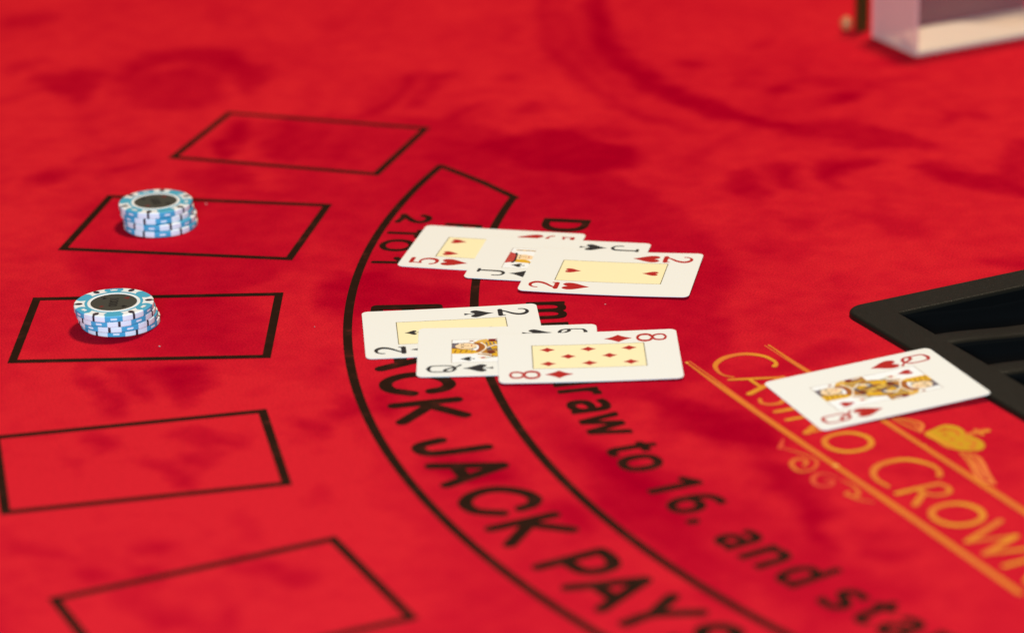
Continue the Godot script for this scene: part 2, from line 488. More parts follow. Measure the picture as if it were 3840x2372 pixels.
# ---------------------------------------------------------------- brushed pile of the cloth, some light and shade painted in
const NAP := 800                 # cells of 2 mm over 1.6 m
var nap_shade_map := PackedFloat32Array()
func nap_shade(d: float, a: Array) -> void:
	var p := smooth_line(pv(a), true, 3)
	var lo := 1e9
	var hi := -1e9
	for i in p.size():
		p[i] = (p[i] + Vector2(800, 1100)) * 0.5
		lo = minf(lo, p[i].y)
		hi = maxf(hi, p[i].y)
	for y in range(maxi(0, floori(lo)), mini(NAP, ceili(hi))):
		var xs := []
		for i in p.size():
			var s := p[i]
			var t := p[(i + 1) % p.size()]
			if (s.y <= y + 0.5) != (t.y <= y + 0.5):
				xs.append(s.x + (t.x - s.x) * (y + 0.5 - s.y) / (t.y - s.y))
		xs.sort()
		for i in xs.size() / 2:
			for x in range(maxi(0, roundi(xs[2 * i])), mini(NAP, roundi(xs[2 * i + 1]))):
				var k := y * NAP + x
				nap_shade_map[k] = maxf(nap_shade_map[k], d) if d > 0.0 else nap_shade_map[k] + 0.8 * d

# a soft stroke of a hand across the cloth, w wide, thinning at its ends
func sweep(d: float, w: float, a: Array) -> void:
	var p := smooth_line(pv(a), false, 4)
	var left := []
	var right := []
	for i in p.size():
		var s := (p[mini(i + 1, p.size() - 1)] - p[maxi(i - 1, 0)]).normalized().orthogonal()
		var hw := 0.5 * w * (0.45 + 0.55 * sin(PI * (i + 0.5) / p.size()))
		left.append_array([(p[i] + s * hw).x, (p[i] + s * hw).y])
		right = [(p[i] - s * hw).x, (p[i] - s * hw).y] + right
	nap_shade(d, left + right)

func blur_nap_shade(r: int) -> void:
	for pass_no in 2:
		var out := PackedFloat32Array()
		out.resize(NAP * NAP)
		var step := 1 if pass_no == 0 else NAP
		var along := NAP if pass_no == 0 else 1
		for line in NAP:
			var at := line * along
			var total := 0.0
			for i in range(-r, r + 1):
				total += nap_shade_map[at + clampi(i, 0, NAP - 1) * step]
			for i in NAP:
				out[at + i * step] = total / (2 * r + 1)
				total += nap_shade_map[at + mini(i + r + 1, NAP - 1) * step] - nap_shade_map[at + maxi(i - r, 0) * step]
		nap_shade_map = out

func noise(seed_no: int, freq: float, oct := 4) -> FastNoiseLite:
	var n := FastNoiseLite.new()
	n.seed = seed_no
	n.noise_type = FastNoiseLite.TYPE_SIMPLEX_SMOOTH
	n.frequency = freq
	n.fractal_octaves = oct
	return n

func paint_nap_shade() -> void:
	nap_shade_map.resize(NAP * NAP)
	nap_shade_map.fill(0.0)
	nap_shade(-0.14, [-250, -4, -187, 22, -134, 25, -84, 60, -61, 175, -41, 298, -211, 288])  # near left kept lighter: light falloff painted into the cloth colour
	nap_shade(-0.1, [-314, -479, -267, -407, -240, -281, -261, -185, -275, -186])  # left side lighter too, part of the painted light falloff
	nap_shade(0.55, [-242, -486, -227, -517, -208, -526, -188, -529, -171, -516, -156, -488, -146, -487, -154, -448, -156, -423, -165, -449, -177, -481, -192, -495, -208, -497, -224, -489, -234, -455, -239, -455])
	nap_shade(0.42, [-236, -459, -211, -484, -184, -481, -174, -450, -178, -416, -193, -397, -216, -399, -233, -429])
	nap_shade(0.55, [-297, -474, -275, -480, -252, -483, -251, -444, -258, -415, -271, -424, -290, -451])
	nap_shade(0.35, [-332, -612, -305, -619, -290, -603, -308, -585, -329, -587])
	nap_shade(0.35, [-305, -505, -289, -515, -293, -495, -313, -486])
	nap_shade(0.45, [-273, -287, -247, -292, -251, -274, -265, -268])
	nap_shade(0.5, [-229, -291, -218, -296, -213, -288, -221, -281])
	nap_shade(0.7, [-162, -370, -153, -373, -154, -326, -158, -304, -164, -312])
	nap_shade(0.6, [-129, -375, -122, -375, -129, -324, -133, -298, -132, -332])
	nap_shade(0.5, [-114, -362, -106, -361, -112, -315, -118, -300])
	nap_shade(0.5, [-86, -352, -77, -355, -78, -328, -86, -328])
	nap_shade(0.5, [-170, -297, -146, -292, -146, -259, -168, -268])
	nap_shade(0.35, [-188, -287, -169, -282, -155, -252, -109, -249, -86, -261, -57, -281, -67, -228, -96, -226, -167, -250])
	nap_shade(0.6, [-59, -457, -47, -460, -66, -406, -80, -375, -86, -384, -71, -419])
	nap_shade(0.6, [-41, -460, -28, -459, -37, -438, -47, -430])
	nap_shade(0.5, [-25, -395, -14, -398, -30, -355, -41, -352])
	nap_shade(0.4, [-9, -448, 4, -456, 4, -438])
	nap_shade(0.35, [-172, -168, -157, -190, -134, -188, -119, -174, -132, -159, -151, -150, -167, -152])
	nap_shade(0.36, [-141, -364, -52, -373, 9, -328, 66, -249, 107, -157, 112, -69, 90, 41, 53, 69, 4, 51, -46, -23, -79, -120, -119, -235])
	nap_shade(0.3, [-235, -237, -166, -239, -105, -213, -114, -122, -142, -88, -122, -51, -128, -6, -190, -11, -219, -93, -235, -157])
	nap_shade(0.3, [13, 87, 50, 137, 103, 185, 133, 250, 165, 272, 128, 300, 64, 226, 22, 144])  # near right darker, the dim end of the painted light falloff
	nap_shade(0.8, [9, -336, 31, -338, 50, -321, 69, -308, 73, -285, 53, -272, 27, -266, 6, -279, -10, -299, -15, -315, -6, -329])
	nap_shade(0.5, [-47, -317, -15, -330, -8, -277, -37, -286])
	nap_shade(0.45, [-37, -272, -4, -226, -6, -179, -49, -189, -54, -223])
	nap_shade(0.8, [-81, -114, -70, -119, -39, -92, -22, -79, -26, -61, -68, -59, -81, -71])
	nap_shade(0.5, [-94, -121, -83, -108, -83, -72, -95, -90])
	nap_shade(0.45, [-178, -82, -156, -87, -143, -75, -138, -48, -141, -29, -155, -37, -171, -42])
	nap_shade(0.35, [-160, -41, -142, -36, -143, -6, -168, -8, -178, -13, -174, -23])
	nap_shade(0.65, [-99, -102, -87, -108, -83, -87, -82, -40, -91, -54, -97, -76])
	nap_shade(0.8, [-82, -112, -58, -115, -56, -60, -70, -63, -76, -57, -75, -18, -80, -42])
	nap_shade(0.75, [-175, 8, -152, 6, -148, 14, -155, 26, -152, 46, -152, 63, -160, 49, -170, 25])
	nap_shade(0.6, [-191, 11, -185, 12, -175, 40, -170, 56, -177, 52, -185, 36])
	nap_shade(0.6, [-203, 30, -198, 27, -186, 59, -183, 74, -190, 68])
	nap_shade(0.4, [-210, 6, -206, 2, -204, 22, -208, 26])
	nap_shade(0.55, [-198, 86, -186, 93, -183, 104, -187, 109, -196, 98])
	nap_shade(0.4, [-152, 95, -146, 84, -135, 94, -127, 104, -119, 110, -126, 113, -141, 99])
	nap_shade(0.3, [-157, 84, -152, 102, -159, 98])
	nap_shade(0.6, [-152, 117, -143, 121, -137, 134, -141, 137, -149, 128])
	nap_shade(0.6, [-155, 143, -142, 144, -143, 154, -151, 154])
	nap_shade(0.35, [-176, 119, -164, 130, -156, 143, -166, 135])
	nap_shade(0.55, [-102, 82, -95, 80, -84, 110, -89, 108, -98, 97])
	nap_shade(0.5, [-86, 64, -76, 53, -73, 70, -80, 81, -85, 79])
	nap_shade(0.3, [-99, 15, -85, 14, -87, 26, -98, 26])
	nap_shade(0.6, [-64, 48, -58, 44, -56, 71, -60, 79, -64, 67])
	nap_shade(0.7, [-37, 127, -17, 124, -1, 142, -1, 154, -14, 158, -34, 142])
	nap_shade(0.7, [27, 110, 31, 136, 44, 169, 66, 218, 95, 271, 88, 252, 75, 211, 61, 166, 46, 128, 33, 110])
	nap_shade(0.5, [6, 187, 23, 180, 35, 204, 26, 211])
	nap_shade(0.75, [73, 64, 100, 84, 118, 103, 117, 124, 90, 101, 74, 80])
	nap_shade(0.75, [61, 56, 86, 78, 103, 97, 119, 114, 122, 133, 109, 132, 84, 111, 68, 84])
	nap_shade(0.6, [104, 140, 120, 152, 134, 175, 144, 199, 136, 203, 121, 182])
	nap_shade(0.85, [125, 188, 135, 195, 131, 214, 133, 233, 125, 229, 123, 208])
	nap_shade(0.5, [148, 238, 165, 239, 162, 253, 151, 251])
	nap_shade(0.3, [142, 215, 158, 220, 153, 234])
	nap_shade(0.55, [33, 156, 51, 188, 76, 241, 90, 288, 82, 279, 61, 236, 38, 193])
	nap_shade(0.3, [116, 38, 135, 21, 155, 7, 173, 9, 144, 31])
	nap_shade(0.5, [160, -323, 199, -351, 232, -317, 252, -293, 228, -287, 182, -306])
	nap_shade(0.65, [229, -265, 243, -267, 263, -244, 285, -235, 287, -207, 259, -216, 234, -239])
	nap_shade(0.5, [287, -297, 301, -300, 290, -231, 276, -254])
	nap_shade(0.6, [101, -467, 114, -472, 124, -467, 112, -457])
	nap_shade(0.6, [158, -505, 163, -518, 166, -508, 162, -497])
	nap_shade(0.75, [188, -389, 199, -402, 209, -399, 202, -379, 190, -376])
	nap_shade(0.55, [158, -408, 168, -420, 176, -411, 166, -395])
	nap_shade(0.35, [137, -423, 150, -430, 153, -417, 142, -409])
	nap_shade(0.5, [255, -355, 261, -358, 260, -338, 253, -339])
	nap_shade(0.5, [267, -354, 276, -353, 275, -343, 268, -343])
	nap_shade(0.65, [128, -258, 138, -254, 141, -239, 137, -208, 131, -219, 122, -237])
	nap_shade(0.65, [147, -268, 162, -266, 154, -221, 148, -232])
	nap_shade(0.65, [178, -273, 193, -271, 206, -278, 201, -260, 186, -250, 178, -219, 175, -233])
	nap_shade(0.8, [-1, -333, 27, -330, 39, -318, 63, -308, 73, -281, 59, -271, 32, -273, -1, -283])
	nap_shade(0.5, [6, -388, 16, -399, 23, -391, 16, -375, 4, -376])
	nap_shade(0.4, [39, -341, 70, -342, 67, -331, 45, -325])
	nap_shade(0.3, [186, -435, 206, -417, 231, -414, 223, -402, 193, -418])
	nap_shade(0.3, [145, -452, 155, -447, 148, -434])
	nap_shade(0.45, [222, -445, 244, -470, 246, -461, 229, -447])  # shadow of the card holder, painted into the cloth
	nap_shade(0.35, [186, -180, 214, -172, 222, -145, 200, -150])
	nap_shade(0.35, [142, -177, 165, -182, 157, -159])
	nap_shade(0.5, [242, -105, 271, -109, 269, -91])
	nap_shade(0.25, [122, -136, 155, -143, 147, -112])
	nap_shade(-0.25, [-94, -280, -86, -282, -86, -260, -93, -252])
	nap_shade(-0.3, [-36, -261, -26, -249, -18, -230, -26, -228, -35, -247])
	nap_shade(-0.25, [-71, -114, -61, -116, -45, -98, -37, -88, -46, -85, -63, -107])
	nap_shade(-0.2, [-65, -202, -55, -215, -43, -211, -48, -193, -62, -182])
	nap_shade(-0.2, [-45, -190, -36, -224, -22, -202, -31, -184])
	sweep(0.5, 9, [28, -664, 26, -618, 27, -573, 31, -512, 42, -452, 58, -406, 74, -374, 91, -351, 112, -331])
	sweep(0.42, 8, [42, -662, 39, -616, 40, -562, 48, -496, 61, -440, 79, -398])
	sweep(0.72, 20, [63, -660, 61, -614, 60, -570, 64, -518, 74, -467, 88, -429, 104, -400, 122, -374, 144, -350, 170, -328])
	sweep(0.6, 16, [92, -410, 110, -383, 132, -359, 155, -339])
	sweep(0.85, 14, [-157, -375, -159, -342, -161, -308])
	sweep(0.8, 11, [-124, -379, -129, -339, -132, -300])
	sweep(0.7, 9, [-109, -365, -114, -334, -117, -304])
	sweep(0.6, 9, [-89, -360, -93, -329, -95, -295])
	sweep(0.45, 5, [-142, -376, -146, -341])
	sweep(0.55, 9, [-54, -461, -66, -423, -80, -379])
	sweep(0.55, 9, [-34, -459, -47, -422, -58, -389])
	sweep(0.5, 9, [-18, -398, -30, -367, -41, -348])
	sweep(0.4, 5, [-72, -449, -80, -420, -90, -392])
	sweep(0.5, 8, [-201, 29, -193, 49, -186, 72])
	sweep(0.55, 8, [-190, 11, -182, 32, -172, 56])
	sweep(0.55, 10, [-170, 13, -162, 33, -152, 61])
	sweep(0.4, 6, [-156, 9, -150, 26, -144, 46])
	sweep(0.4, 7, [-154, 86, -144, 101, -134, 122])
	sweep(0.4, 7, [-135, 94, -126, 102, -118, 112])
	sweep(0.4, 7, [-168, 116, -159, 132, -149, 145])
	sweep(0.35, 7, [-163, 229, -156, 242, -150, 255])
	sweep(0.35, 9, [-108, 233, -97, 247, -88, 257])
	sweep(0.35, 8, [-163, 216, -156, 213, -149, 216])
	sweep(0.35, 9, [-186, 245, -181, 240, -176, 247])
	sweep(0.35, 9, [-156, 278, -148, 288, -141, 296])
func felt_material() -> StandardMaterial3D:
	paint_nap_shade()
	for k in 260:                          # faint strokes left by hands, mostly along the arc
		var at := Vector2(rng.randf_range(-420, 420), rng.randf_range(-760, 360))
		var along := (at - Vector2(560, -60)).normalized().orthogonal().rotated(rng.randf_range(-0.9, 0.9)) * rng.randf_range(12, 42)
		var bow := along.orthogonal() * rng.randf_range(-0.25, 0.25)
		sweep(rng.randf_range(0.08, 0.24), rng.randf_range(3, 9), [at.x - along.x, at.y - along.y, at.x + bow.x, at.y + bow.y, at.x + along.x, at.y + along.y])
	blur_nap_shade(1)
	blur_nap_shade(1)
	blur_nap_shade(2)
	var big := noise(3, 0.006, 3).get_image(NAP, NAP, false, false, false)
	var mid := noise(7, 0.022, 4).get_image(NAP, NAP, false, false, false)
	var wx := noise(11, 0.035, 3).get_image(NAP, NAP, false, false, false)
	var wy := noise(12, 0.035, 3).get_image(NAP, NAP, false, false, false)
	var fine := noise(17, 0.11, 3).get_image(NAP, NAP, false, false, false).get_data()
	var b := big.get_data()
	var m := mid.get_data()
	var qx := wx.get_data()
	var qy := wy.get_data()
	var data := PackedByteArray()
	data.resize(NAP * NAP * 3)
	var light := FELT_LIGHT.linear_to_srgb()
	var dark := FELT_DARK.linear_to_srgb()
	for y in NAP:
		for x in NAP:
			var k := y * NAP + x
			var sx := clampi(x + int((qx[k] - 128) * 0.045), 0, NAP - 1)
			var sy := clampi(y + int((qy[k] - 128) * 0.045), 0, NAP - 1)
			var d := nap_shade_map[sy * NAP + sx]
			var t := clampf(0.17 + signf(d) * pow(absf(d), 0.85) * 1.02 + (fine[k] - 128) * 0.0013 + (b[k] - 128) * 0.0015 + (m[k] - 128) * 0.0016 * (0.8 + 0.3 * absf(d)), 0.0, 1.1)
			data[3 * k] = int(clampf(lerpf(light.r, dark.r, t), 0, 1) * 255.0)
			data[3 * k + 1] = int(clampf(lerpf(light.g, dark.g, t), 0, 1) * 255.0)
			data[3 * k + 2] = int(clampf(lerpf(light.b, dark.b, t), 0, 1) * 255.0)
	var im := Image.create_from_data(NAP, NAP, false, Image.FORMAT_RGB8, data)
	im.resize(1600, 1600, Image.INTERPOLATE_CUBIC)
	var f := StandardMaterial3D.new()
	f.albedo_texture = ImageTexture.create_from_image(im)
	f.roughness = 1.0
	f.metallic_specular = 0.0
	f.detail_enabled = true
	f.detail_blend_mode = BaseMaterial3D.BLEND_MODE_MUL
	f.detail_uv_layer = BaseMaterial3D.DETAIL_UV_2
	f.detail_albedo = grain_texture()
	return f

func grain_texture() -> ImageTexture:      # short fibres, one tile is 120 mm
	var size := 512
	var im := Image.create_empty(size, size, false, Image.FORMAT_RGB8)
	var n := noise(21, 0.16, 3)
	n.noise_type = FastNoiseLite.TYPE_SIMPLEX
	var soft := n.get_seamless_image(size, size, false, false, 0.2, false).get_data()
	var data := PackedByteArray()
	data.resize(size * size * 3)
	for k in size * size:
		var g := clampf(0.955 + (soft[k] - 128) * 0.0010 + rng.randf_range(-0.06, 0.05), 0.0, 1.0)
		data[3 * k] = int(g * 255)
		data[3 * k + 1] = int(clampf(g + 0.02, 0, 1) * 255)
		data[3 * k + 2] = int(clampf(g + 0.02, 0, 1) * 255)
	im.set_data(size, size, false, Image.FORMAT_RGB8, data)
	return ImageTexture.create_from_image(im)

const FELT_LIGHT := Color(0.665, 0.015, 0.0235)
const FELT_DARK := Color(0.40, 0.0004, 0.0145)

# ---------------------------------------------------------------- the table
const TRAY := Vector2(163.8, -37.5)       # far left corner of the chip tray on the cloth
const TRAY_S := Vector2(0.8988, -0.4384)  # along a trough, away from the players
const TRAY_L := Vector2(0.4384, 0.8988)   # along the row of troughs
const TRAY_A := 235.0
const TRAY_B := 490.0

func make_table() -> void:
	var t := thing("gaming_table", "casino table covered in brushed red cloth with black and gold printing", "table")
	var felt := felt_material()
	var g := Geo.new()
	var outer := [Vector2(-800, -1100), Vector2(800, -1100), Vector2(800, 500), Vector2(-800, 500)]
	var i0 := TRAY + TRAY_S * 4.0 + TRAY_L * 4.0
	var i1 := i0 + TRAY_S * (TRAY_A - 8.0)
	var i2 := i1 + TRAY_L * (TRAY_B - 8.0)
	var i3 := i0 + TRAY_L * (TRAY_B - 8.0)
	var inner := [i0, i1, i2, i3]
	var put := func(p: Vector2) -> int:
		return g.vert(Vector3(p.x, 0, p.y), Vector3.UP, Vector2((p.x + 800) / 1600.0, (p.y + 1100) / 1600.0), p / 120.0)
	for k in 4:
		var a: int = put.call(outer[k])
		var b: int = put.call(outer[(k + 1) % 4])
		var c: int = put.call(inner[(k + 1) % 4])
		var d: int = put.call(inner[k])
		g.tri(a, b, c)
		g.tri(a, c, d)
	part("felt", g, felt, t, "brushed red cloth marked by hand strokes")
	var board := mat(Color(0.05, 0.03, 0.02), 0.6)
	g = Geo.new()
	for k in 4:                           # the board's rim under the cloth
		var a: Vector2 = outer[k]
		var b: Vector2 = outer[(k + 1) % 4]
		var nn := Vector3((a + b).x, 0, (a + b + Vector2(0, 600)).y).normalized()
		g.quad(Vector3(a.x, 0, a.y), Vector3(b.x, 0, b.y), Vector3(b.x, -40, b.y), Vector3(a.x, -40, a.y), nn)
	g.quad(Vector3(-800, -40, -1100), Vector3(800, -40, -1100), Vector3(800, -40, 500), Vector3(-800, -40, 500), Vector3.DOWN)
	part("table_board", g, board, t)

	var ink := mat(Color(0.024, 0.0095, 0.0045), 0.95, 0.08)
	var wear := NoiseTexture2D.new()
	wear.width = 512
	wear.height = 512
	wear.seamless = true
	wear.noise = noise(41, 0.02, 5)
	wear.color_ramp = Gradient.new()
	wear.color_ramp.offsets = PackedFloat32Array([0.0, 0.55, 0.8, 1.0])
	wear.color_ramp.colors = PackedColorArray([Color(0.155, 0.09, 0.055), Color(0.165, 0.095, 0.06), Color(0.22, 0.11, 0.075), Color(0.36, 0.12, 0.1)])
	ink.albedo_color = Color.WHITE
	ink.albedo_texture = wear
	ink.uv1_triplanar = true
	ink.uv1_world_triplanar = true
	ink.uv1_scale = Vector3(7, 7, 7)
	var names := ["farthest betting box, empty", "betting box with the upper stack of chips in it", "betting box with the lower stack of chips in it", "empty betting box below the lower chip stack", "nearest betting box, empty"]
	var spots := [[-119.94, -330.23, 18.46], [-168.95, -189.83, 11.3], [-181.49, -42.76, 0.9], [-171.02, 122.37, -10.76], [-117.99, 276.27, -24.55]]
	for k in 5:
		var s: Array = spots[k]
		g = Geo.new()
		var rings := []
		for inset in [0.0, 4.3]:
			var ring := []
			for q in [[-1, -1], [1, -1], [1, 1], [-1, 1]]:
				var p := Vector2(q[0] * (64.25 - inset), q[1] * (44.6 - inset)).rotated(deg_to_rad(s[2])) + Vector2(s[0], s[1])
				ring.append(Vector3(p.x, 0.15, p.y))
			rings.append(ring)
		for q in 4:
			g.quad(rings[0][q], rings[0][(q + 1) % 4], rings[1][(q + 1) % 4], rings[1][q], Vector3.UP)
		part("betting_box", g, ink, t, names[k])
	g = Geo.new()
	var p := PackedVector2Array()
	for k in 121:
		p.append(on_arc(ARC_O, lerpf(-21.6, 48.0, k / 120.0), 625.6))
	ribbon(g, p, [4.5], 0.15)
	part("band_line", g, ink, t, "outer curved black line of the payout band")
	g = Geo.new()
	p = PackedVector2Array()
	for k in 121:
		p.append(on_arc(ARC_I, lerpf(-14.95, 48.0, k / 120.0), 624.4))
	ribbon(g, p, [4.5], 0.15)
	part("band_line", g, ink, t, "inner curved black line of the payout band")
	g = Geo.new()
	ribbon(g, PackedVector2Array([Vector2(-36.2, -279.2), Vector2(-15, -252), Vector2(3.6, -223.8)]), [4.3], 0.17)
	part("band_line", g, ink, t, "straight end line of the payout band")

	lift = 0.0
	for word in [["lettering", "BLACK", [[-0.95, 0.6], [1.5, 3.1], [4.2, 6.75], [7.75, 9.95], [11.15, 13.05]]], ["lettering", "JACK", [[15.5, 16.9], [18.0, 20.1], [21.3, 23.7], [24.85, 26.55]]], ["lettering", "PAYS", [[28.95, 30.6], [31.15, 33.45], [34.25, 36.1], [37.1, 38.8]]]]:
		g = Geo.new()
		for k in word[1].length():
			arc_letter(g, word[1][k], word[2][k][0], word[2][k][1], 611.4, 29.8, 6.4)
		part(word[0], g, ink, t, "black printed word " + word[1])
	g = Geo.new()
	var odds := [["2", -14.0, -12.9], ["T", -11.72, -10.82], ["O", -10.2, -8.8], ["1", -7.75, -7.08]]
	for o in odds:
		arc_letter(g, o[0], o[1], o[2], 619.6, 15.6, 3.5)
	part("lettering", g, ink, t, "black printed odds 2 TO 1")
	g = Geo.new()
	arc_letter(g, "P", -12.9, -11.9, 591.8, 17.6, 3.5)
	part("lettering", g, ink, t, "black letter half hidden by the five of hearts")
	g = Geo.new()
	var rule := [["D", -12.15, -10.3], ["e", -9.7, -8.3], ["a", -7.8, -6.5], ["l", -5.8, -5.5], ["e", -4.9, -3.5], ["r", -2.9, -2.05], ["m", -0.05, 2.2], ["u", 2.78, 4.15], ["s", 4.75, 5.8], ["t", 6.25, 7.2], ["d", 9.25, 10.75], ["r", 11.25, 12.1], ["a", 12.6, 14.05], ["w", 14.4, 16.95], ["t", 18.05, 19.1], ["o", 19.35, 21.05], ["1", 22.35, 23.4], ["6", 24.3, 25.85], [".", 26.45, 26.85], ["a", 28.45, 29.75], ["n", 30.4, 31.9], ["d", 32.65, 34.05], ["s", 35.45, 36.75], ["t", 37.2, 38.25], ["a", 38.7, 40.0], ["n", 40.7, 42.1], ["d", 42.8, 44.3]]
	var ground := glyph_floor()
	for o in rule:
		arc_glyph(g, o[0], o[1], o[2], lerpf(599.6, 595.2, clampf((o[1] + 12.0) / 30.0, 0.0, 1.0)), 33.5, ground)
	part("lettering", g, ink, t, "black printed rule for the dealer along the inner arc")
	make_emblem(t)

# the gold house sign: s runs along the words, u up from the lower line
func em(s: float, u: float) -> Vector2:
	return Vector2(83.5, 23.0) + Vector2(0.4232, 0.9060) * s + Vector2(0.9060, -0.4232) * u

func gold_line(g: Geo, a: Array, w: Array, col: Color, closed := false, curved := true) -> void:
	lift = fmod(lift + 0.012, 0.1)
	g.col = col
	var p := smooth_line(pv(a), closed, 7) if curved else pv(a)
	var q := PackedVector2Array()
	for k in p:
		q.append(em(k.x, k.y))
	var first := g.v.size()
	ribbon(g, q, w.map(func(x): return x * 1.08), 0.14 + lift, closed)
	for k in range(first, g.v.size()):      # the print shades from gold to orange along each stroke
		g.c[k] = col.lerp(Color(0.65, 0.155, 0.024), 0.5 + 0.5 * sin(g.v[k].x * 180.0 + g.v[k].z * 70.0))

func make_emblem(t: Node3D) -> void:
	var gm := mat(Color.WHITE, 0.9, 0.2)
	gm.vertex_color_use_as_albedo = true
	var gold := Color(0.68, 0.28, 0.02)
	var orange := Color(0.74, 0.15, 0.022)
	var faint := Color(0.64, 0.06, 0.03)
	lift = 0.0
	var g := Geo.new()
	g.col = gold
	var sign_board := part("gold_emblem", rule_pair(0.0, 1.9), gm, t, "gold house sign with crown and scrolls")
	part("rule_line", rule_pair(45.6, -1.9), gm, sign_board)
	var words := {
		"C": [[[24.2, 34.6, 21.5, 37.0, 17.0, 37.6, 9.9, 36, 3.6, 29.4, 3.2, 19.6, 8.2, 11.5, 14.7, 8.2, 21.8, 7.6, 27, 10.6], [2.6, 1.6, 2.2, 3.2, 3.2, 2.2, 1.4, 1.0]]],
		"A": [[[28.7, 7.5, 38.4, 31], [2.0]], [[38.2, 31, 48.4, 7.3], [3.0]], [[33.5, 16, 44.6, 16], [1.8]]],
		"S": [[[66, 27, 62, 30.5, 57.5, 29, 56.5, 24.5, 60.5, 19.5, 64.5, 15, 64, 9.5, 60.5, 6.9, 56.2, 8.4], [1.6, 1.8, 2.8, 2.2, 1.6]]],
		"I": [[[72.9, 7.5, 74.5, 30], [2.9]]],
		"N": [[[83.7, 7.2, 85.5, 30], [2.1]], [[85.5, 30, 101, 7.5], [3.4]], [[101, 7.5, 102, 30], [1.9]]],
		"O": [[[119.2, 29.0, 111.4, 25.8, 108.8, 18.4, 111.4, 11.0, 119.2, 7.8, 127.0, 11.0, 129.6, 18.4, 127.0, 25.8], [2.6]]],
		"C2": [[[170.4, 34.6, 166, 37.2, 158.9, 37.6, 151.0, 33.8, 147.0, 27.7, 147.6, 17.8, 153.2, 11.0, 160.8, 8.2, 169.5, 8.8], [2.8, 2.0, 2.6, 3.2, 3.2, 2.2, 1.4]]],
		"R": [[[177.5, 8.4, 177.4, 30], [2.6]], [[177.4, 30, 183, 31, 187.6, 28.4, 187.4, 22.4, 183, 19, 178, 18.8], [2.2]], [[182.6, 18.8, 191.3, 9.0], [3.0]]],
		"O2": [[[208.3, 30.4, 200.2, 27.2, 197.3, 19.5, 200.2, 11.8, 208.3, 8.6, 216.4, 11.8, 219.3, 19.5, 216.4, 27.2], [2.8]]],
		"W": [[[222.6, 32.0, 233.5, 8.6], [3.0]], [[233.5, 8.6, 238.6, 29], [2.0]], [[238.6, 29, 247.2, 8.4], [3.2]], [[247.2, 8.4, 252.6, 31], [2.0]]],
		"N2": [[[261, 8.6, 260, 30], [2.2]], [[260, 30, 278, 8.6], [3.2]], [[278, 8.6, 278, 30], [2.0]]],
	}
	for word in [["C", "A", "S", "I", "N", "O"], ["C2", "R", "O2", "W", "N2"]]:
		g = Geo.new()
		for ch in word:
			for s in words[ch]:
				gold_line(g, s[0], s[1], gold, ch.begins_with("O"))
		part("gold_word", g, gm, sign_board)
	g = Geo.new()
	g.col = Color(0.56, 0.27, 0.014)
	var body := smooth_line(pv([128, 53.5, 125, 60, 123.4, 67.5, 128.6, 71.6, 137.7, 70.5, 146, 72, 152.5, 70, 155.4, 65, 152.4, 59.3, 146.1, 54.4, 137, 54.0]), true, 4)
	var q := PackedVector2Array()
	for k in body:
		q.append(em(k.x, k.y))
	fill_shape(g, q, 0.14)
	gold_line(g, [137.6, 70, 138.1, 80.4], [2.6, 3.4], gold)
	gold_line(g, [135.2, 76.4, 141.0, 76.0], [2.2], gold)
	gold_line(g, [127.5, 55.4, 137, 55.6, 147.4, 56.4], [2.0], gold)
	gold_line(g, [127.6, 61.5, 130.6, 67.6, 136.4, 66.6], [1.3], Color(0.6, 0.06, 0.015))
	gold_line(g, [142.0, 66.6, 147.4, 68.2, 150.6, 63.2], [1.3], Color(0.6, 0.06, 0.015))
	for q2 in [[127.0, 64.6], [132.4, 61.0], [138.4, 61.0], [144.8, 61.4], [151.2, 64.0]]:
		gold_line(g, [q2[0], q2[1], q2[0] + 1.4, q2[1] + 0.4], [1.7], Color(0.55, 0.11, 0.015))
	part("crown", g, gm, sign_board)
	g = Geo.new()
	for s in [[[104.9, 50, 111.1, 56.6, 117.8, 58.5, 124.8, 53.5], [1.0, 1.8, 1.8]], [[104.9, 50, 114, 51.0, 124.8, 53.5], [0.9, 1.6]], [[108, 52, 116, 55.4, 122.4, 54.6], [0.8, 1.6, 0.8]]]:
		gold_line(g, s[0], s[1], Color(0.74, 0.17, 0.04))
	part("leaf_spray", g, gm, sign_board)
	g = Geo.new()
	for s in [[[153.4, 56.3, 160.3, 60.0, 168.5, 58.2, 178, 54.4, 188.8, 50.8], [1.4, 2.4, 2.2, 1.8]], [[153.4, 56.3, 164, 54.0, 172, 51.4, 182.6, 47.8, 188.8, 50.8], [1.0, 1.8, 2.2]], [[158, 57.4, 168, 55.0, 182, 50.2], [1.0, 2.2, 1.2]]]:
		gold_line(g, s[0], s[1], Color(0.74, 0.17, 0.04))
	part("leaf_spray", g, gm, sign_board)
	g = Geo.new()
	for s in [[[102.1, -5.5, 106, -8.6, 109.9, -11.6], [0.8, 1.8, 2.4]], [[110.5, -10.8, 118.7, -7.1, 129.5, -4.4, 137.2, -10.2, 136.3, -17.0, 127.7, -16.1, 124.3, -11.0, 128.6, -8.6, 132.2, -12.0], [0.9, 1.1, 1.6, 2.0, 1.8, 1.6]], [[150.5, -5.6, 145.0, -7.6, 143.2, -11.6, 147.4, -16.6, 154.0, -17.6, 156.0, -12.8, 152.9, -9.6, 150.1, -11.3], [0.9, 1.8, 2.0, 1.8, 1.8]], [[153.3, -5.6, 162, -4.4, 169.5, -6.4, 171.3, -9.6, 167.8, -11.6, 166.2, -9.4], [0.9, 1.6, 2.0, 1.6]], [[170.4, -11.0, 175.1, -9.6, 180.4, -5.5], [1.4, 1.0]]]:
		gold_line(g, s[0], s[1], faint)
	part("scroll", g, gm, sign_board)

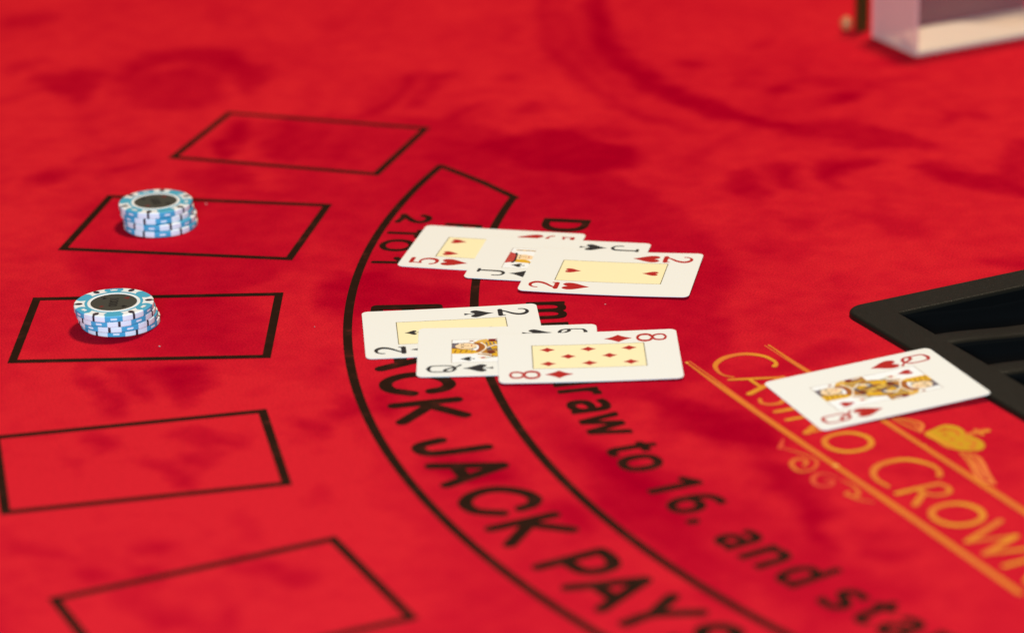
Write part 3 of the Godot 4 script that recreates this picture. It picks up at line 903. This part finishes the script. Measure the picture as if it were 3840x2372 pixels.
func rule_pair(u: float, off: float) -> Geo:
	var g := Geo.new()
	var orange := Color(0.66, 0.17, 0.022)
	gold_line(g, [-0.6, u, 31, u - 0.5, 85, u - 0.4, 138.0, u], [0.9, 1.4, 2.6, 3.0, 3.0, 2.4], orange)
	gold_line(g, [139.6, u, 200, u + 0.4, 285, u + 0.4], [2.4, 3.2, 3.2], orange)
	gold_line(g, [-1.0, u + off, 30, u + off * 0.8, 64, u + off * 0.45], [0.7, 0.9, 0.9], Color(0.72, 0.12, 0.03))
	gold_line(g, [-0.4, u, 0.4, u], [1.2], Color(0.8, 0.42, 0.06))
	gold_line(g, [31.2, u - 0.6, 31.8, u - 0.6], [2.0], Color(0.8, 0.42, 0.2))
	gold_line(g, [138.6, u + 0.2, 139.2, u + 0.2], [2.6], Color(0.8, 0.36, 0.06))
	return g

# ---------------------------------------------------------------- chip tray
func tp(a: float, b: float, y: float) -> Vector3:
	return Vector3(TRAY_S.x * a + TRAY_L.x * b, y, TRAY_S.y * a + TRAY_L.y * b)

func ring_points(inset: float, y: float, r: float) -> PackedVector3Array:
	var o := PackedVector3Array()
	for q in [[0, 0, PI], [1, 0, -PI / 2], [1, 1, 0.0], [0, 1, PI / 2]]:
		var c := Vector2(lerpf(inset + r, TRAY_A - inset - r, q[0]), lerpf(inset + r, TRAY_B - inset - r, q[1]))
		for k in 9:
			var d := Vector2.from_angle(q[2] + PI / 2 * k / 8.0)
			o.append(tp(c.x + d.x * r, c.y + d.y * r, y))
	return o

func well_points(grow: float, y: float, r: float) -> PackedVector3Array:
	var o := PackedVector3Array()
	for q in [[0, 0, PI], [1, 0, -PI / 2], [1, 1, 0.0], [0, 1, PI / 2]]:
		var c := Vector2(lerpf(21.5 - grow + r, TRAY_A - 21.5 + grow - r, q[0]), lerpf(20.5 - grow + r, TRAY_B - 20.5 + grow - r, q[1]))
		for k in 9:
			var d := Vector2.from_angle(q[2] + PI / 2 * k / 8.0)
			o.append(tp(c.x + d.x * r, c.y + d.y * r, y))
	return o

func ridge_level(a: float) -> float:
	return 2.5 - 5.4 * smoothstep(17.0, 82.0, a)

func make_tray() -> void:
	var t := thing("chip_tray", "black plastic chip tray with empty troughs sunk into the red table", "chip tray", Vector3(TRAY.x, 0, TRAY.y))
	var rough := mat(Color(0.0088, 0.0064, 0.0034), 0.44, 0.3)
	var nt := NoiseTexture2D.new()
	nt.width = 256
	nt.height = 256
	nt.seamless = true
	nt.noise = noise(31, 0.2, 2)
	rough.heightmap_enabled = true
	rough.heightmap_texture = nt
	rough.heightmap_scale = 0.02
	rough.uv1_triplanar = true
	rough.uv1_scale = Vector3(22, 22, 22)
	var shiny := mat(Color(0.0042, 0.0037, 0.0032), 0.45, 0.2)
	var g := Geo.new()
	g.grid([ring_points(0.0, -1.0, 11.0), ring_points(0.0, 1.6, 11.0), ring_points(0.3, 2.3, 10.7), ring_points(0.9, 2.8, 10.1), ring_points(1.8, 3.0, 9.2), well_points(1.6, 3.0, 2.4), well_points(0.8, 2.7, 1.6), well_points(0.2, 2.0, 1.0), well_points(0.0, 1.0, 0.9)], true)
	part("rim", g, rough, t)
	g = Geo.new()
	g.grid([well_points(0.0, 1.0, 0.9), well_points(0.0, -24.0, 0.9)], true)
	part("well_wall", g, shiny, t)
	var a_list := [19.0, 22.0, 26.0, 32.0, 40.0, 50.0, 62.0, 76.0, 95.0, 140.0, 180.0, 213.4]
	for k in 10:
		var mid := 35.9 + 45.4 * k
		var hw := 15.4
		g = Geo.new()
		var rows := []
		for a in a_list:
			var row := PackedVector3Array()
			var top := ridge_level(a)
			row.append(tp(a, mid - hw - 1.4, top))
			for s in 25:
				var f := PI * s / 24.0
				row.append(tp(a, mid - hw * cos(f), top - 1.4 - 17.5 * sin(f) * (1.0 if s > 0 and s < 24 else 0.0)))
			row.append(tp(a, mid + hw + 1.4, top))
			rows.append(row)
		g.grid(rows, false, true)
		part("trough", g, shiny, t)
		if k == 9:
			break
		g = Geo.new()
		rows = []
		var r0 := mid + hw
		var r1 := mid + 45.4 - hw
		for a in a_list:
			var top := ridge_level(a)
			var row := PackedVector3Array()
			for e in [[-0.1, -2.4], [0.3, -1.0], [1.2, -0.1], [2.8, 0.32], [5.0, 0.45]]:
				row.append(tp(a, r0 + e[0], top + e[1]))
			for e in [[5.0, 0.45], [2.8, 0.32], [1.2, -0.1], [0.3, -1.0], [-0.1, -2.4]]:
				row.append(tp(a, r1 - e[0], top + e[1]))
			rows.append(row)
		g.grid(rows, false, true)
		part("divider", g, rough, t)

# ---------------------------------------------------------------- cards
var side_paper: StandardMaterial3D
func make_card(rank: String, suit: String, x: float, z: float, deg: float, top: float, label: String, curl := 0.25, far_top := -1.0) -> void:
	var face := StandardMaterial3D.new()
	face.albedo_texture = card_face(rank, suit)
	face.roughness = 0.5
	face.metallic_specular = 0.3
	var o := thing("playing_card", label, "playing card", Vector3(x, 0, z), -deg_to_rad(deg), "playing cards dealt on the table")
	var us := []
	for k in 7:
		us.append(-CARD_L / 2 + 3.3 * (1.0 - cos(PI / 2 * k / 6.0)))
	for k in 9:
		us.append(lerpf(-38.0, 38.0, k / 8.0))
	for k in 7:
		us.append(CARD_L / 2 - 3.3 * (1.0 - cos(PI / 2 * (6 - k) / 6.0)))
	var g := Geo.new()
	var lowest := 0.28
	var tops := PackedVector3Array()
	var bots := PackedVector3Array()
	for u in us:
		var over: float = maxf(0.0, absf(u) - (CARD_L / 2 - 3.3))
		var hw := CARD_W / 2 - 3.3 + sqrt(maxf(0.0, 3.3 * 3.3 - over * over))
		var y: float = top + curl * pow(u / 44.0, 2.0)
		if far_top > 0.0:
			y = lerpf(top, far_top, clampf((u + 44.0) / 88.0, 0, 1))
		for s in [1.0, -1.0]:
			tops.append(Vector3(u, y, hw * s))
			bots.append(Vector3(u, y - lowest, hw * s))
	var first := 0
	for p in tops:
		g.vert(p, Vector3.UP, Vector2((CARD_W / 2 - p.z) / CARD_W, (p.x + CARD_L / 2) / CARD_L))
	var k := us.size()
	for i in k - 1:
		g.tri(first + 2 * i, first + 2 * i + 1, first + 2 * i + 3)
		g.tri(first + 2 * i, first + 2 * i + 3, first + 2 * i + 2)
	part("face", g, face, o)
	g = Geo.new()
	for i in k - 1:
		g.quad(bots[2 * i], bots[2 * i + 1], bots[2 * i + 3], bots[2 * i + 2], Vector3.DOWN)
		for s in 2:
			var nn := (bots[2 * i + 2 + s] - bots[2 * i + s]).cross(Vector3.UP).normalized() * (-1.0 if s == 0 else 1.0)
			g.quad(tops[2 * i + s], tops[2 * i + 2 + s], bots[2 * i + 2 + s], bots[2 * i + s], nn)
	for e in [0, 2 * k - 2]:
		g.quad(tops[e], tops[e + 1], bots[e + 1], bots[e], Vector3.LEFT if e == 0 else Vector3.RIGHT)
	part("back", g, side_paper, o)

# ---------------------------------------------------------------- chips
func shell(g: Geo, prof: Array, a0: float, a1: float, steps: int) -> void:   # part of a turned body between two angles
	var rows := []
	for k in steps + 1:
		var a := deg_to_rad(lerpf(a0, a1, float(k) / steps))
		var row := PackedVector3Array()
		for q in prof:
			row.append(Vector3(cos(a) * q[0], q[1], sin(a) * q[0]))
		rows.append(row)
	g.grid(rows, false, false)

func label_texture() -> ImageTexture:
	var s := 32.0
	var im := Image.create_empty(768, 768, false, Image.FORMAT_RGB8)
	im.fill(Color(0.255, 0.24, 0.2))
	var dark := Color(0.07, 0.045, 0.04)
	var red := Color(0.45, 0.14, 0.11)
	var c := Vector2(12, 12)
	for k in 4:
		var x := 7.6 + 2.95 * k
		if k == 0:
			px_line(im, PackedVector2Array([c + Vector2(x - 12, -1.9), c + Vector2(x - 12, 1.9)]), [0.8], dark, s)
			px_line(im, PackedVector2Array([c + Vector2(x - 12.9, -1.2), c + Vector2(x - 12, -1.9)]), [0.4], dark, s)
			px_line(im, PackedVector2Array([c + Vector2(x - 12.8, 1.9), c + Vector2(x - 11.2, 1.9)]), [0.4], dark, s)
		else:
			px_line(im, smooth_line(pv([x, 10.1, x + 0.95, 10.9, x + 1.05, 12, x + 0.95, 13.1, x, 13.9, x - 0.95, 13.1, x - 1.05, 12, x - 0.95, 10.9]), true), [0.75, 0.85, 0.75], dark, s)
	px_suit(im, "spade", c + Vector2(-5.8, 5.2), 3.0, 3.4, true, dark, s)
	px_suit(im, "heart", c + Vector2(-5.7, -5.8), 3.0, 3.2, true, red, s)
	px_suit(im, "diamond", c + Vector2(5.6, 5.6), 2.8, 3.2, true, red, s)
	px_suit(im, "club", c + Vector2(5.9, -5.6), 3.0, 3.2, true, dark, s)
	im.resize(384, 384, Image.INTERPOLATE_BILINEAR)
	return ImageTexture.create_from_image(im)

func make_chip() -> Node3D:
	var o := Node3D.new()
	o.name = "poker_chip"
	var blue := mat(Color(0.065, 0.345, 0.48), 0.42, 0.4)
	var white := mat(Color(0.80, 0.765, 0.72), 0.42, 0.45)
	var black := mat(Color(0.035, 0.022, 0.03), 0.5, 0.4)
	var hi := 3.26
	var body := [[11.9, hi - 0.06], [14.0, hi - 0.02], [19.3, hi - 0.02], [19.62, hi - 0.1], [19.84, hi - 0.34], [19.9, hi - 0.7], [19.9, 0.7], [19.84, 0.34], [19.62, 0.1], [19.3, 0.02], [0.01, 0.02]]
	var g := Geo.new()
	shell(g, body, 0, 360, 96)
	part("body", g, blue, o)
	var lm := StandardMaterial3D.new()
	lm.albedo_texture = label_texture()
	lm.roughness = 0.35
	lm.metallic_specular = 0.4
	g = Geo.new()
	var mid := g.vert(Vector3(0, hi - 0.05, 0), Vector3.UP, Vector2(0.5, 0.5))
	for k in 65:
		var a := TAU * k / 64.0
		var r := a - deg_to_rad(35.5)       # the figure runs across the gap between two edge spots
		g.vert(Vector3(cos(a) * 12.0, hi - 0.05, sin(a) * 12.0), Vector3.UP, Vector2(0.5 + 0.5 * cos(r), 0.5 + 0.5 * sin(r)))
	for k in 64:
		g.tri(mid, mid + 1 + k, mid + 2 + k)
	part("centre_label", g, lm, o)
	g = Geo.new()
	shell(g, [[11.6, hi - 0.05], [11.85, hi + 0.1], [12.4, hi + 0.16], [12.9, hi + 0.1], [13.2, hi - 0.03]], 0, 360, 72)
	part("ring", g, white, o)
	for k in 6:
		g = Geo.new()
		var rim := [[19.3, hi + 0.03], [19.65, hi - 0.06], [19.88, hi - 0.32], [19.95, hi - 0.7], [19.95, 0.7], [19.88, 0.32], [19.66, 0.06]]
		shell(g, rim, 60.0 * k - 17.2, 60.0 * k + 17.2, 14)
		var rows := []
		for s in 8:
			var r := lerpf(19.3, 14.6, s / 7.0)
			var half := 17.2 - 3.6 * sin(PI * s / 7.0) + 0.6 * s / 7.0
			var row := PackedVector3Array()
			for w in 13:
				var a := deg_to_rad(60.0 * k + lerpf(-half, half, w / 12.0))
				row.append(Vector3(cos(a) * r, hi + 0.03, sin(a) * r))
			rows.append(row)
		g.grid(rows, false, true)
		var spot := part("edge_spot", g, white, o)
		g = Geo.new()
		var slot := [[19.3, hi + 0.07], [19.68, hi - 0.02], [19.93, hi - 0.3], [20.0, hi - 0.7], [20.0, 0.7], [19.93, 0.3], [19.7, 0.04]]
		shell(g, slot, 60.0 * k - 1.9, 60.0 * k + 1.9, 4)
		var c := Vector2.from_angle(deg_to_rad(60.0 * k))
		var s2 := Vector2(-c.y, c.x)
		var lens := PackedVector2Array()
		for w in 20:
			var a := TAU * w / 20.0
			lens.append(c * (17.45 + 2.0 * cos(a)) + s2 * 1.5 * sin(a))
		fill_shape(g, lens, hi + 0.085)
		part("inlay", g, black, spot)
		g = Geo.new()
		rows = []
		for w in 9:
			var a := deg_to_rad(60.0 * k + 30.0 + lerpf(-4.7, 4.7, w / 8.0))
			var h := 0.5 * (1.0 if w > 0 and w < 8 else 0.55)
			rows.append(PackedVector3Array([Vector3(cos(a) * 19.95, hi / 2 + h, sin(a) * 19.95), Vector3(cos(a) * 19.95, hi / 2 - h, sin(a) * 19.95)]))
		g.grid(rows, false, false)
		part("edge_mark", g, white, o)
		if k % 2 == 0:
			g = Geo.new()
			var cc := Vector2.from_angle(deg_to_rad(60.0 * k - 30.0))
			var ss := Vector2(-cc.y, cc.x)
			var crown := PackedVector2Array()
			for q in pv([-1.5, -1.1, 1.5, -1.1, 2.0, 0.9, 1.0, 0.1, 0.5, 1.3, 0.0, 0.3, -0.5, 1.3, -1.0, 0.1, -2.0, 0.9]):
				crown.append(cc * (17.1 + q.y) + ss * q.x)
			fill_shape(g, crown, hi + 0.06)
			part("crown_mark", g, white, o)
	return o

# ---------------------------------------------------------------- clear holder at the back
func make_holder() -> void:
	var t := thing("card_holder", "clear holder with a pale pack of cards inside, cut off by the top edge", "card holder", Vector3(254.5, 0, -465.7), deg_to_rad(26.0))
	# local x runs along the front, local z towards the camera (the left side is x = 0)
	var clear := StandardMaterial3D.new()
	clear.albedo_color = Color(0.95, 0.9, 0.88, 0.05)
	clear.transparency = BaseMaterial3D.TRANSPARENCY_ALPHA
	clear.roughness = 0.06
	var pink_pane := StandardMaterial3D.new()
	pink_pane.albedo_color = Color(1.0, 0.84, 0.76, 0.52)  # pink tint paints in the red felt reflection and the brighter light here
	pink_pane.transparency = BaseMaterial3D.TRANSPARENCY_ALPHA
	pink_pane.roughness = 0.24
	var brown := StandardMaterial3D.new()
	brown.albedo_color = Color(0.38, 0.2, 0.165, 0.85)
	brown.transparency = BaseMaterial3D.TRANSPARENCY_ALPHA
	brown.roughness = 0.2
	var cream := mat(Color(0.70, 0.55, 0.39), 0.7, 0.3)
	var g := Geo.new()
	g.box(Vector3(0.0, 0.4, -2.5), Vector3(118, 92, 0.0))
	part("front_pane", g, clear, t)
	g = Geo.new()
	g.box(Vector3(0.0, 0.4, -52), Vector3(2.5, 92, -2.6))
	part("side_pane", g, pink_pane, t)
	g = Geo.new()
	g.box(Vector3(2.6, 0.4, -52), Vector3(115, 92, -49.5))
	part("back_wall", g, brown, t)
	g = Geo.new()
	g.box(Vector3(115.1, 0.4, -52), Vector3(118, 92, -2.6))
	part("side_pane", g, clear, t)
	g = Geo.new()
	g.box(Vector3(2.6, 0.5, -49.4), Vector3(115, 2.4, -2.6))
	part("floor_plate", g, cream, t)
	g = Geo.new()                             # the pack lies slanted: it climbs away from the front and sinks towards the right
	var front := PackedVector3Array()
	var middle := PackedVector3Array()
	var back := PackedVector3Array()
	var foot := PackedVector3Array()
	for k in 23:
		var x := lerpf(2.8, 114.0, k / 22.0)
		var f := 0.78 - 0.42 * smoothstep(46.0, 82.0, x) + 0.06 * sin(x * 0.06)
		front.append(Vector3(x, 2.5, -3.4))
		middle.append(Vector3(x, 2.5 + 5.0 * f, -3.4 - 12.0 * f))
		back.append(Vector3(x, 2.5 + 9.5 * f, -3.4 - 25.0 * f))
		foot.append(Vector3(x, 2.5, -3.6 - 25.0 * f))
	g.grid([front, middle, back], false, true)
	g.grid([back, foot], false, true)
	g.quad(front[0], middle[0], back[0], foot[0], Vector3.LEFT)
	part("card_pack", g, cream, t)
	var brass := mat(Color(0.10, 0.055, 0.01), 0.4, 0.5, 0.5)
	g = Geo.new()
	g.box(Vector3(-0.8, 0.2, -71), Vector3(6.2, 92, -66))
	part("rear_post", g, brass, t)
	g = Geo.new()
	var rows := []
	for k in 7:
		var f := PI * k / 6.0
		var row := PackedVector3Array()
		for s in 12:
			row.append(Vector3(-6.5 + 4.0 * sin(f) * cos(TAU * s / 12), 5.0 - 4.6 * cos(f), -72 + 4.0 * sin(f) * sin(TAU * s / 12)))
		rows.append(row)
	g.grid(rows, true)
	part("knob", g, mat(Color(0.6, 0.21, 0.07), 0.4, 0.5, 0.2), t)

func make_lint(x: float, z: float, r: float, label: String) -> void:
	var g := Geo.new()
	var rows := []
	for k in 6:
		var f := PI * k / 5.0
		var row := PackedVector3Array()
		for s in 8:
			var q := r * rng.randf_range(0.6, 1.15)
			row.append(Vector3(q * sin(f) * cos(TAU * s / 8), r * 0.45 - 0.4 * q * cos(f), q * sin(f) * sin(TAU * s / 8)))
		rows.append(row)
	g.grid(rows, true)
	var o := MeshInstance3D.new()
	o.name = numbered("lint_speck")
	o.mesh = g.mesh(mat(Color(0.55, 0.26, 0.24), 0.9, 0.2))
	add_child(o)
	o.position = Vector3(x, 0.1, z) * 0.001
	tag(o, label, "lint", "specks of lint on the cloth")

# ---------------------------------------------------------------- the scene
func area(called: String, at: Vector3, to: Vector3, size: Vector2, energy: float, col: Color) -> void:
	var l := AreaLight3D.new()
	l.name = called
	l.area_size = size
	l.light_energy = energy
	l.light_color = col.linear_to_srgb()
	l.shadow_enabled = true
	l.area_range = 8.0
	add_child(l)
	l.look_at_from_position(at, to, Vector3.UP if absf((to - at).normalized().y) < 0.99 else Vector3.RIGHT)

func _ready() -> void:
	rng.seed = 5
	var cam := Camera3D.new()
	cam.name = "camera"
	var lens := CameraAttributesPhysical.new()
	lens.frustum_focal_length = 183.6
	lens.frustum_focus_distance = 1.672
	lens.exposure_aperture = 183.6 / 24.0
	lens.frustum_near = 0.05
	lens.frustum_far = 30.0
	cam.attributes = lens
	cam.fov = 10.8892
	cam.near = 0.05
	cam.far = 30.0
	cam.position = Vector3(0, 0.6023135, 1.5)
	cam.basis = Basis(Vector3.RIGHT, -deg_to_rad(21.3052115)) * Basis(Vector3.BACK, deg_to_rad(-1.49400252))
	add_child(cam)
	cam.current = true
	var we := WorldEnvironment.new()
	we.name = "environment"
	var env := Environment.new()
	env.background_mode = Environment.BG_COLOR
	env.background_color = Color(0.10, 0.085, 0.075).linear_to_srgb()
	env.tonemap_mode = Environment.TONE_MAPPER_LINEAR
	env.tonemap_exposure = 1.24
	env.sdfgi_enabled = true
	env.ssao_enabled = true
	env.ssil_enabled = true
	we.environment = env
	add_child(we)
	area("ceiling_lamp", Vector3(0.62, 3.7, -1.15), Vector3(0, 0, -0.1), Vector2(0.55, 0.55), 11.2, Color(1.0, 0.845, 0.61))
	area("front_lamp", Vector3(-0.15, 0.75, 1.9), Vector3(-0.15, 0, 0.0), Vector2(0.7, 0.5), 4.7, Color(0.5, 0.78, 1.1))

	make_table()
	make_tray()
	make_holder()
	side_paper = mat(Color(0.72, 0.66, 0.6), 0.6, 0.3)
	var k := 2.6
	make_card("5", "heart", -9.33, -141.56 + 0.35 * k, 13.64, 0.38, "five of hearts, lowest of the far group of three cards", 0.1)
	make_card("J", "spade", 24.97, -122.81 + 0.72 * k, 12.31, 0.74, "jack of spades, half covered by the two of hearts", 0.15)
	make_card("2", "heart", 51.9, -102.81 + 1.08 * k, 10.71, 1.1, "two of hearts, lying on top of the jack of spades", 0.6)
	make_card("2", "spade", -29.54, -26.6 + 0.35 * k, -3.78, 0.38, "two of spades, lowest of the near group of three cards", 0.3)
	make_card("Q", "spade", -2.44, 0.58 + 0.72 * k, 0.14, 0.74, "queen of spades, half covered by the eight of diamonds", 0.15)
	make_card("8", "diamond", 36.71, 11.04 + 1.08 * k, -0.5, 1.1, "eight of diamonds, lying on top of the queen of spades", 0.45)
	make_card("Q", "heart", 170.1, 65.1, -21.0, 0.5, "queen of hearts alone, one end resting on the rim of the black chip tray", 0.0, 3.5)

	var chip := make_chip()
	var where := ["topmost", "second from the top", "third from the top", "lowest"]
	var stacks := [["near", [[-198.3, -44.5, 54.5], [-197.8, -46.0, 19.0], [-197.0, -47.2, 36.5], [-196.3, -49.7, 0.0]]], ["far", [[-191.2, -196.0, 36.5], [-190.7, -195.8, 44.4], [-189.3, -194.5, 7.7], [-188.9, -193.6, 51.8]]]]
	for s in stacks:
		for i in 4:
			var q: Array = s[1][i]
			var o := chip.duplicate()
			o.name = numbered("poker_chip")
			add_child(o)
			o.position = Vector3(q[0], 0.05 + 3.3 * (3 - i), q[1]) * 0.001
			o.rotation.y = -deg_to_rad(q[2])
			tag(o, "light blue and white chip, %s in the %s stack at the left" % [where[i], "nearer" if s[0] == "near" else "farther"], "poker chip", "poker chips stacked in the betting boxes")
	chip.free()
	make_lint(-166.9, -226.2, 0.7, "pale speck of lint right of the farther chip stack")
	make_lint(-173.7, -15.8, 0.65, "pale speck of lint in front of the nearer chip stack")
	make_lint(-98.3, -36.9, 0.4, "tiny pale speck between the nearer chips and the curved line")
	make_lint(47.1, -57.3, 0.45, "tiny pale speck below the two of hearts")
